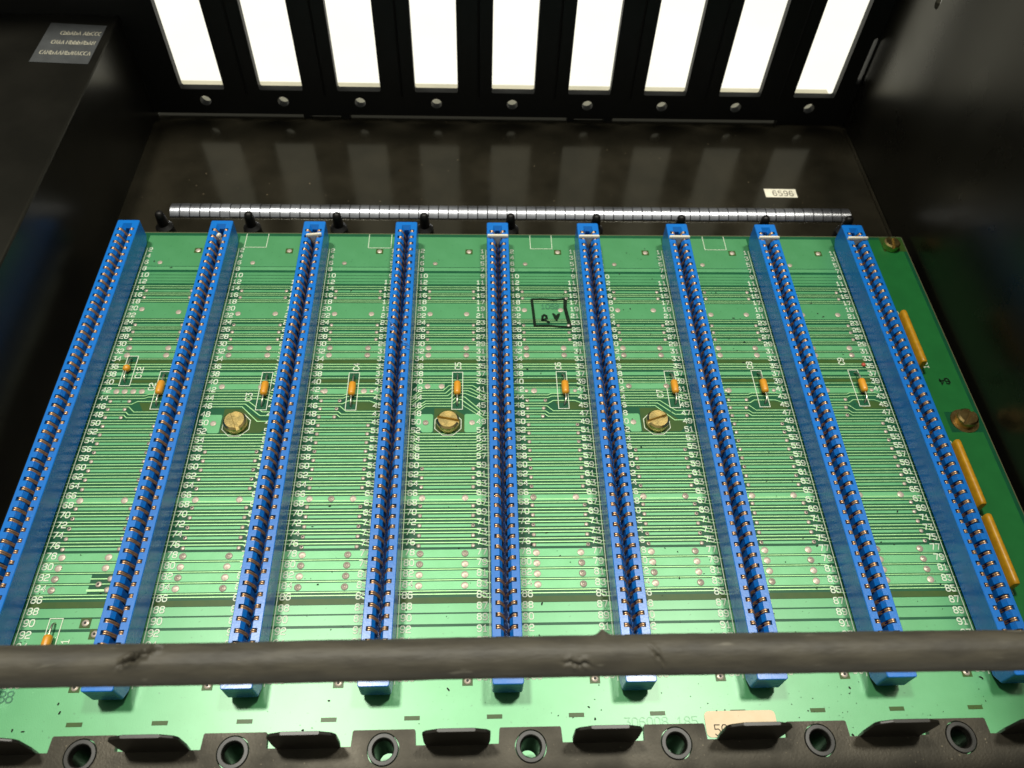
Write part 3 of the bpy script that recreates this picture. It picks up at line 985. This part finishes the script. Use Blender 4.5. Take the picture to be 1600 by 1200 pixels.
# ------------------------------------------------------------------ writing on the board
mb = MB()
mk = lambda pts, w, z=Z3 + .06: mb.ribbon(pts, w, z)
mk([(12.0, -24.4), (12.2, -28), (12.4, -32), (12.6, -36.2)], 1.0)
mk([(24.0, -24.2), (23.7, -28), (24.2, -32), (24.9, -36.4)], 1.3, Z3 + .064)
mk([(12.0, -24.0), (16, -23.9), (20, -24.2), (24.6, -23.7)], .9, Z3 + .068)
mk([(12.6, -36.4), (17, -36.3), (21, -36.7), (25.2, -36.9)], .9, Z3 + .072)
mk([(15.3, -33.9), (15.5, -31.9), (16.1, -31.4), (16.8, -31.8), (16.9, -33.0), (15.6, -33.7), (16.9, -34.1), (17.6, -34.9)], .85, Z3 + .076)
mb.poly([(18.9, -30.7), (19.4, -30.5), (20.0, -31.0), (20.3, -31.6), (20.7, -31.0), (21.3, -30.5), (21.8, -30.8), (21.5, -32.0), (20.6, -34.0), (20.2, -34.2), (19.6, -33.2)][::-1], Z3 + .08)
mb.build('marker_box', 'ink', board, (18, -30, Z3), label='hand-drawn black marker box with scrawled characters 8 V')
mb = MB()
text(mb, '1052', 18.4, -27.4, 2.0, 1.25, .34, Z3 + .06, gap=.35)
mb.build('faded_number', 'ink_faint', board, (18, -27, Z3))
mb = MB()
text(mb, '64', 150.4, -60.6, 2.2, 1.35, .55, Z3, rot=math.pi + .1)
mb.build('stamped_code', 'ink', board, (150, -60, Z3))
mb = MB()
text(mb, 'B8', -126.2, -158.6, 2.7, 1.5, .34, Z3, gap=.3)
mb.build('stamped_code', 'ink_faint', board, (-126, -158, Z3))
mb = MB()
text(mb, '306008 185', 39.0, -167.6, 2.2, 1.35, .22, Z3, gap=.42)
mb.build('ghost_number', 'ink_ghost', board, (38, -168, Z3))
mb = MB()
mb.poly(rounded(50.2, 68.6, -171.6, -165.3, 1.2)[::1], Z3 + .05)
tan = mb.build('part_sticker', 'tan', board, (59, -168, Z3), label='tan paper sticker printed 50 behind the front rail')
mb = MB()
text(mb, '50-C0', 56.8, -169.9, 2.5, 1.35, .25, Z3 + .1, gap=.4)
mb.build('sticker_print', 'tan_ink', tan, (56, -170, Z3))

# ------------------------------------------------------------------ white keys in the connectors
def key(c, label, tilt=0.0, xoff=0.0, w=3.75, stub=False):
    x, y = XC[c] + xoff, ry(2) + .15
    z = HT + Z3
    o = thing('polarizing_key', (x, y, z), label, 'plastic key', 'white keys in the connectors')
    if stub:
        mb = MB()
        mb.tube([(x - .6, y - .6, z - 1.5), (x - .2, y - .6, z + .2), (x + .35, y - 1.0, z + 1.1), (x + .7, y - 1.2, z + 1.2)], [.7, .85, .8, .55], 10)
        mb.build('broken_stub', 'key', o, (x, y, z), smooth=50)
        mb = MB()
        mb.box(x - .5, x + .5, y - 1.0, y - .3, z - 5, z - .8)
        mb.build('blade', 'key', o, (x, y, z))
        return o
    mb = MB()
    pts = rounded(-w, w, -.42, .42, .3)
    n = len(pts)
    vs = [(x + a, y + b + tilt * a * .2, z + .03 + tilt * a) for a, b in pts] + [(x + a, y + b + tilt * a * .2, z + 1.0 + tilt * a) for a, b in pts] + \
         [(x + a * .95, y + b * .7 + tilt * a * .2, z + 1.2 + tilt * a) for a, b in pts]
    fs = [(q * n + i, q * n + (i + 1) % n, (q + 1) * n + (i + 1) % n, (q + 1) * n + i) for q in range(2) for i in range(n)]
    fs += [tuple(range(2 * n, 3 * n)), tuple(range(n - 1, -1, -1))]
    mb.add(vs, fs)
    mb.build('bar', 'key', o, (x, y, z), smooth=50)
    mb = MB()
    mb.add([(x - 1.35, y - .25, z + .05), (x + 1.35, y - .25, z + .05), (x + 1.35, y + .25, z + .05), (x - 1.35, y + .25, z + .05),
            (x - .45, y - .22, z - 5), (x + .45, y - .22, z - 5), (x + .45, y + .22, z - 5), (x - .45, y + .22, z - 5)],
           [(0, 1, 5, 4), (1, 2, 6, 5), (2, 3, 7, 6), (3, 0, 4, 7), (4, 5, 6, 7)])
    mb.build('blade', 'key', o, (x, y, z), fix=True)
    return o
key(1, 'broken white plastic stub stuck in the second blue connector from the left', stub=True, xoff=.4)
key(2, 'tilted white plastic key in the third blue connector from the left', tilt=.09, xoff=.55, w=2.75)
key(4, 'white plastic key in the middle blue connector')
key(5, 'white plastic key in the connector just right of the middle one')
key(6, 'white plastic key in the third blue connector from the right')
key(7, 'white plastic key in the second blue connector from the right')
key(8, 'white plastic key in the rightmost blue connector')

# ------------------------------------------------------------------ cable across the front
mb = MB()
NA, NL = 96, 1400
CX0, CX1 = -200.0, 159.4
vs, fs = [], []
RC = 3.5
def cable_c(x):
    return -173.25 + .12 * math.sin(x * .035 + 1.0), 72.0 + .10 * math.sin(x * .03)
GASH = [(-64.6, 1.42, 3.8, -.55, 1.5), (9.5, 2.25, 3.0, .12, .55), (23.5, 1.95, 1.5, 1.1, .45)]
for i in range(NL + 1):
    x = CX0 + (CX1 - CX0) * i / NL
    yc, zc = cable_c(x)
    for k in range(NA):
        a = 2 * math.pi * k / NA       # a: 0 = +y (rear), pi/2 = up, pi = -y (front)
        r_ = RC
        q = Vector((x * .08, math.cos(a) * .8, math.sin(a) * .8))
        r_ += .09 * noise.noise(q) + .04 * noise.noise(Vector((x * .5, math.cos(a) * 2.2, math.sin(a) * 2.2)))
        r_ += .05 * noise.noise(Vector((x * .03, math.cos(a) * 5, math.sin(a) * 5)))
        for gx, ga, gl, gs, gd in GASH:
            u_ = (x - gx)
            if abs(u_) < gl:
                w_ = (a - ga) * RC - gs * u_ + .55 * noise.noise(Vector((x * 1.3, gx, 0)))
                fall = (1 - (u_ / gl) ** 2)
                g = math.exp(-(w_ / (.30 if gd < 1 else .36)) ** 2)
                lip = math.exp(-((w_ - .75) / .45) ** 2) + .8 * math.exp(-((w_ + .75) / .45) ** 2)
                r_ += fall * (-gd * g + gd * .40 * lip * (1 + 1.5 * noise.noise(Vector((x * 1.7, a * 4, gx)))))
        bx = (x - 14.6) / .85
        if abs(bx) < 2.5 and a < 1.2:
            r_ += .95 * math.exp(-bx * bx) * math.exp(-((a - .35) / .35) ** 2)
        vs.append((x, yc + r_ * math.cos(a), zc + r_ * math.sin(a)))
for i in range(NL):
    for k in range(NA):
        j = (k + 1) % NA
        fs.append((i * NA + k, i * NA + j, (i + 1) * NA + j, (i + 1) * NA + k))
mb.add(vs, fs)
cab = mb.build('cable', 'cable', None, (0, -173.25, 72), smooth=60, fix=True)
tag(cab, 'thick worn black rubber cable stretched across the front ends of the connectors', 'cable')

# ------------------------------------------------------------------ front rail
ZR, TR = 20.0, 1.7
rail = thing('mounting_rail', (4.4, -195, ZR), 'scuffed black front rail with round bushes and upright tabs', 'rail')
XE = [4.4 + k * 33.15 for k in range(-4, 5)]
top = []
YT, YN = -172.75, -176.2
for x in XE:
    top += [(x - 7.25, YN), (x - 7.05, YT - .3), (x - 6.8, YT), (x + 6.8, YT), (x + 7.05, YT - .3), (x + 7.25, YN)]
outl = [(-147.5, -228), (159.2, -228), (159.2, YN)] + [p for p in reversed([p for p in top if -147 < p[0] < 158.8])] + [(-147.5, YN)]
hl_ = [circ(x, -176.9, 3.62, 28) for x in XE if -140 < x < 155]
mb = MB()
mb.plate(outl, hl_, lambda a, b, s: (a, b, ZR - TR * s))
mb.box(-147.5, 159.2, -229.6, -228, ZF + .02, ZR)
rp = mb.build('rail_plate', 'rail', rail, (4.4, -195, ZR), fix=True)
for x in XE:
    if not -140 < x < 155:
        continue
    mb = MB()
    mb.lathe(x, -176.9, [(3.42, ZR - 15), (3.42, ZR - .05), (3.3, ZR + .12), (2.55, ZR + .14), (2.38, ZR + .0), (2.3, ZR - .5), (2.32, ZR - 1.0), (2.22, ZR - 1.3), (2.32, ZR - 1.6), (2.22, ZR - 1.9), (2.3, ZR - 2.2), (2.2, ZR - 15)], 36, False)
    mb.build('bush', 'eyelet', rail, (x, -176.9, ZR), smooth=35)
for k in range(len(XE) - 1):
    x = XE[k] + 16.57
    hw, h = 6.9, 11.8
    pts = [(x - hw, ZR - TR), (x + hw, ZR - TR), (x + hw + .5, ZR + 3), (x + hw + .5, ZR + h - 2.4), (x + hw - .2, ZR + h - 1.2), (x + hw - 2.8, ZR + h),
           (x - hw + 2.8, ZR + h), (x - hw + .2, ZR + h - 1.2), (x - hw - .5, ZR + h - 2.4), (x - hw - .5, ZR + 3)]
    mb = MB()
    mb.plate(pts, [], lambda a, b, s: (a, YN - .25 + (.8 if s else .0) + (b - ZR) * .02, b))
    tb = mb.build('tab', 'rail_tab', rail, (x, YN, ZR), fix=True)
    bv = tb.modifiers.new('edge', 'BEVEL')
    bv.width = .22 * U
    bv.segments = 2

# ------------------------------------------------------------------ dirt
mb = MB()
rnd = random.Random(11)
for i in range(420):
    c = rnd.choice([4, 5, 5, 6, 6, 6, 7, 7, 3, 2, 0])
    x = XC[c] + rnd.uniform(5.5, S - 5.5)
    y = rnd.uniform(-150, 2) if rnd.random() < .8 else rnd.uniform(-172, -158)
    r_ = rnd.choice([.07, .08, .1, .12, .16, .24])
    a = rnd.uniform(0, 6.3)
    e = rnd.uniform(1, 2.6)
    pts = []
    for k in range(6):
        t = 2 * math.pi * k / 6
        px, py = r_ * e * math.cos(t) * rnd.uniform(.7, 1.2), r_ * math.sin(t) * rnd.uniform(.7, 1.2)
        pts.append((x + px * math.cos(a) - py * math.sin(a), y + px * math.sin(a) + py * math.cos(a)))
    n0 = len(mb.v)
    mb.add([(px, py, Z3 + .03) for px, py in pts] + [(x, y, Z3 + .03 + r_ * .6)], [(k, (k + 1) % 6, 6) for k in range(6)])
d = mb.build('dirt_specks', 'dirt', None, (0, -70, .2), kind='stuff')
tag(d, 'tiny dark specks of dirt scattered over the green board', 'dirt')
mb = MB()
mb.lathe(124.4, -53.6, [(.75, Z3 + .04), (.7, Z3 + .35), (.4, Z3 + .55)], 10)
fk = mb.build('red_fleck', 'red', None, (124.4, -53.6, .2), smooth=60)
tag(fk, 'small red fleck on the printed number 35 beside the rightmost connector', 'fleck')
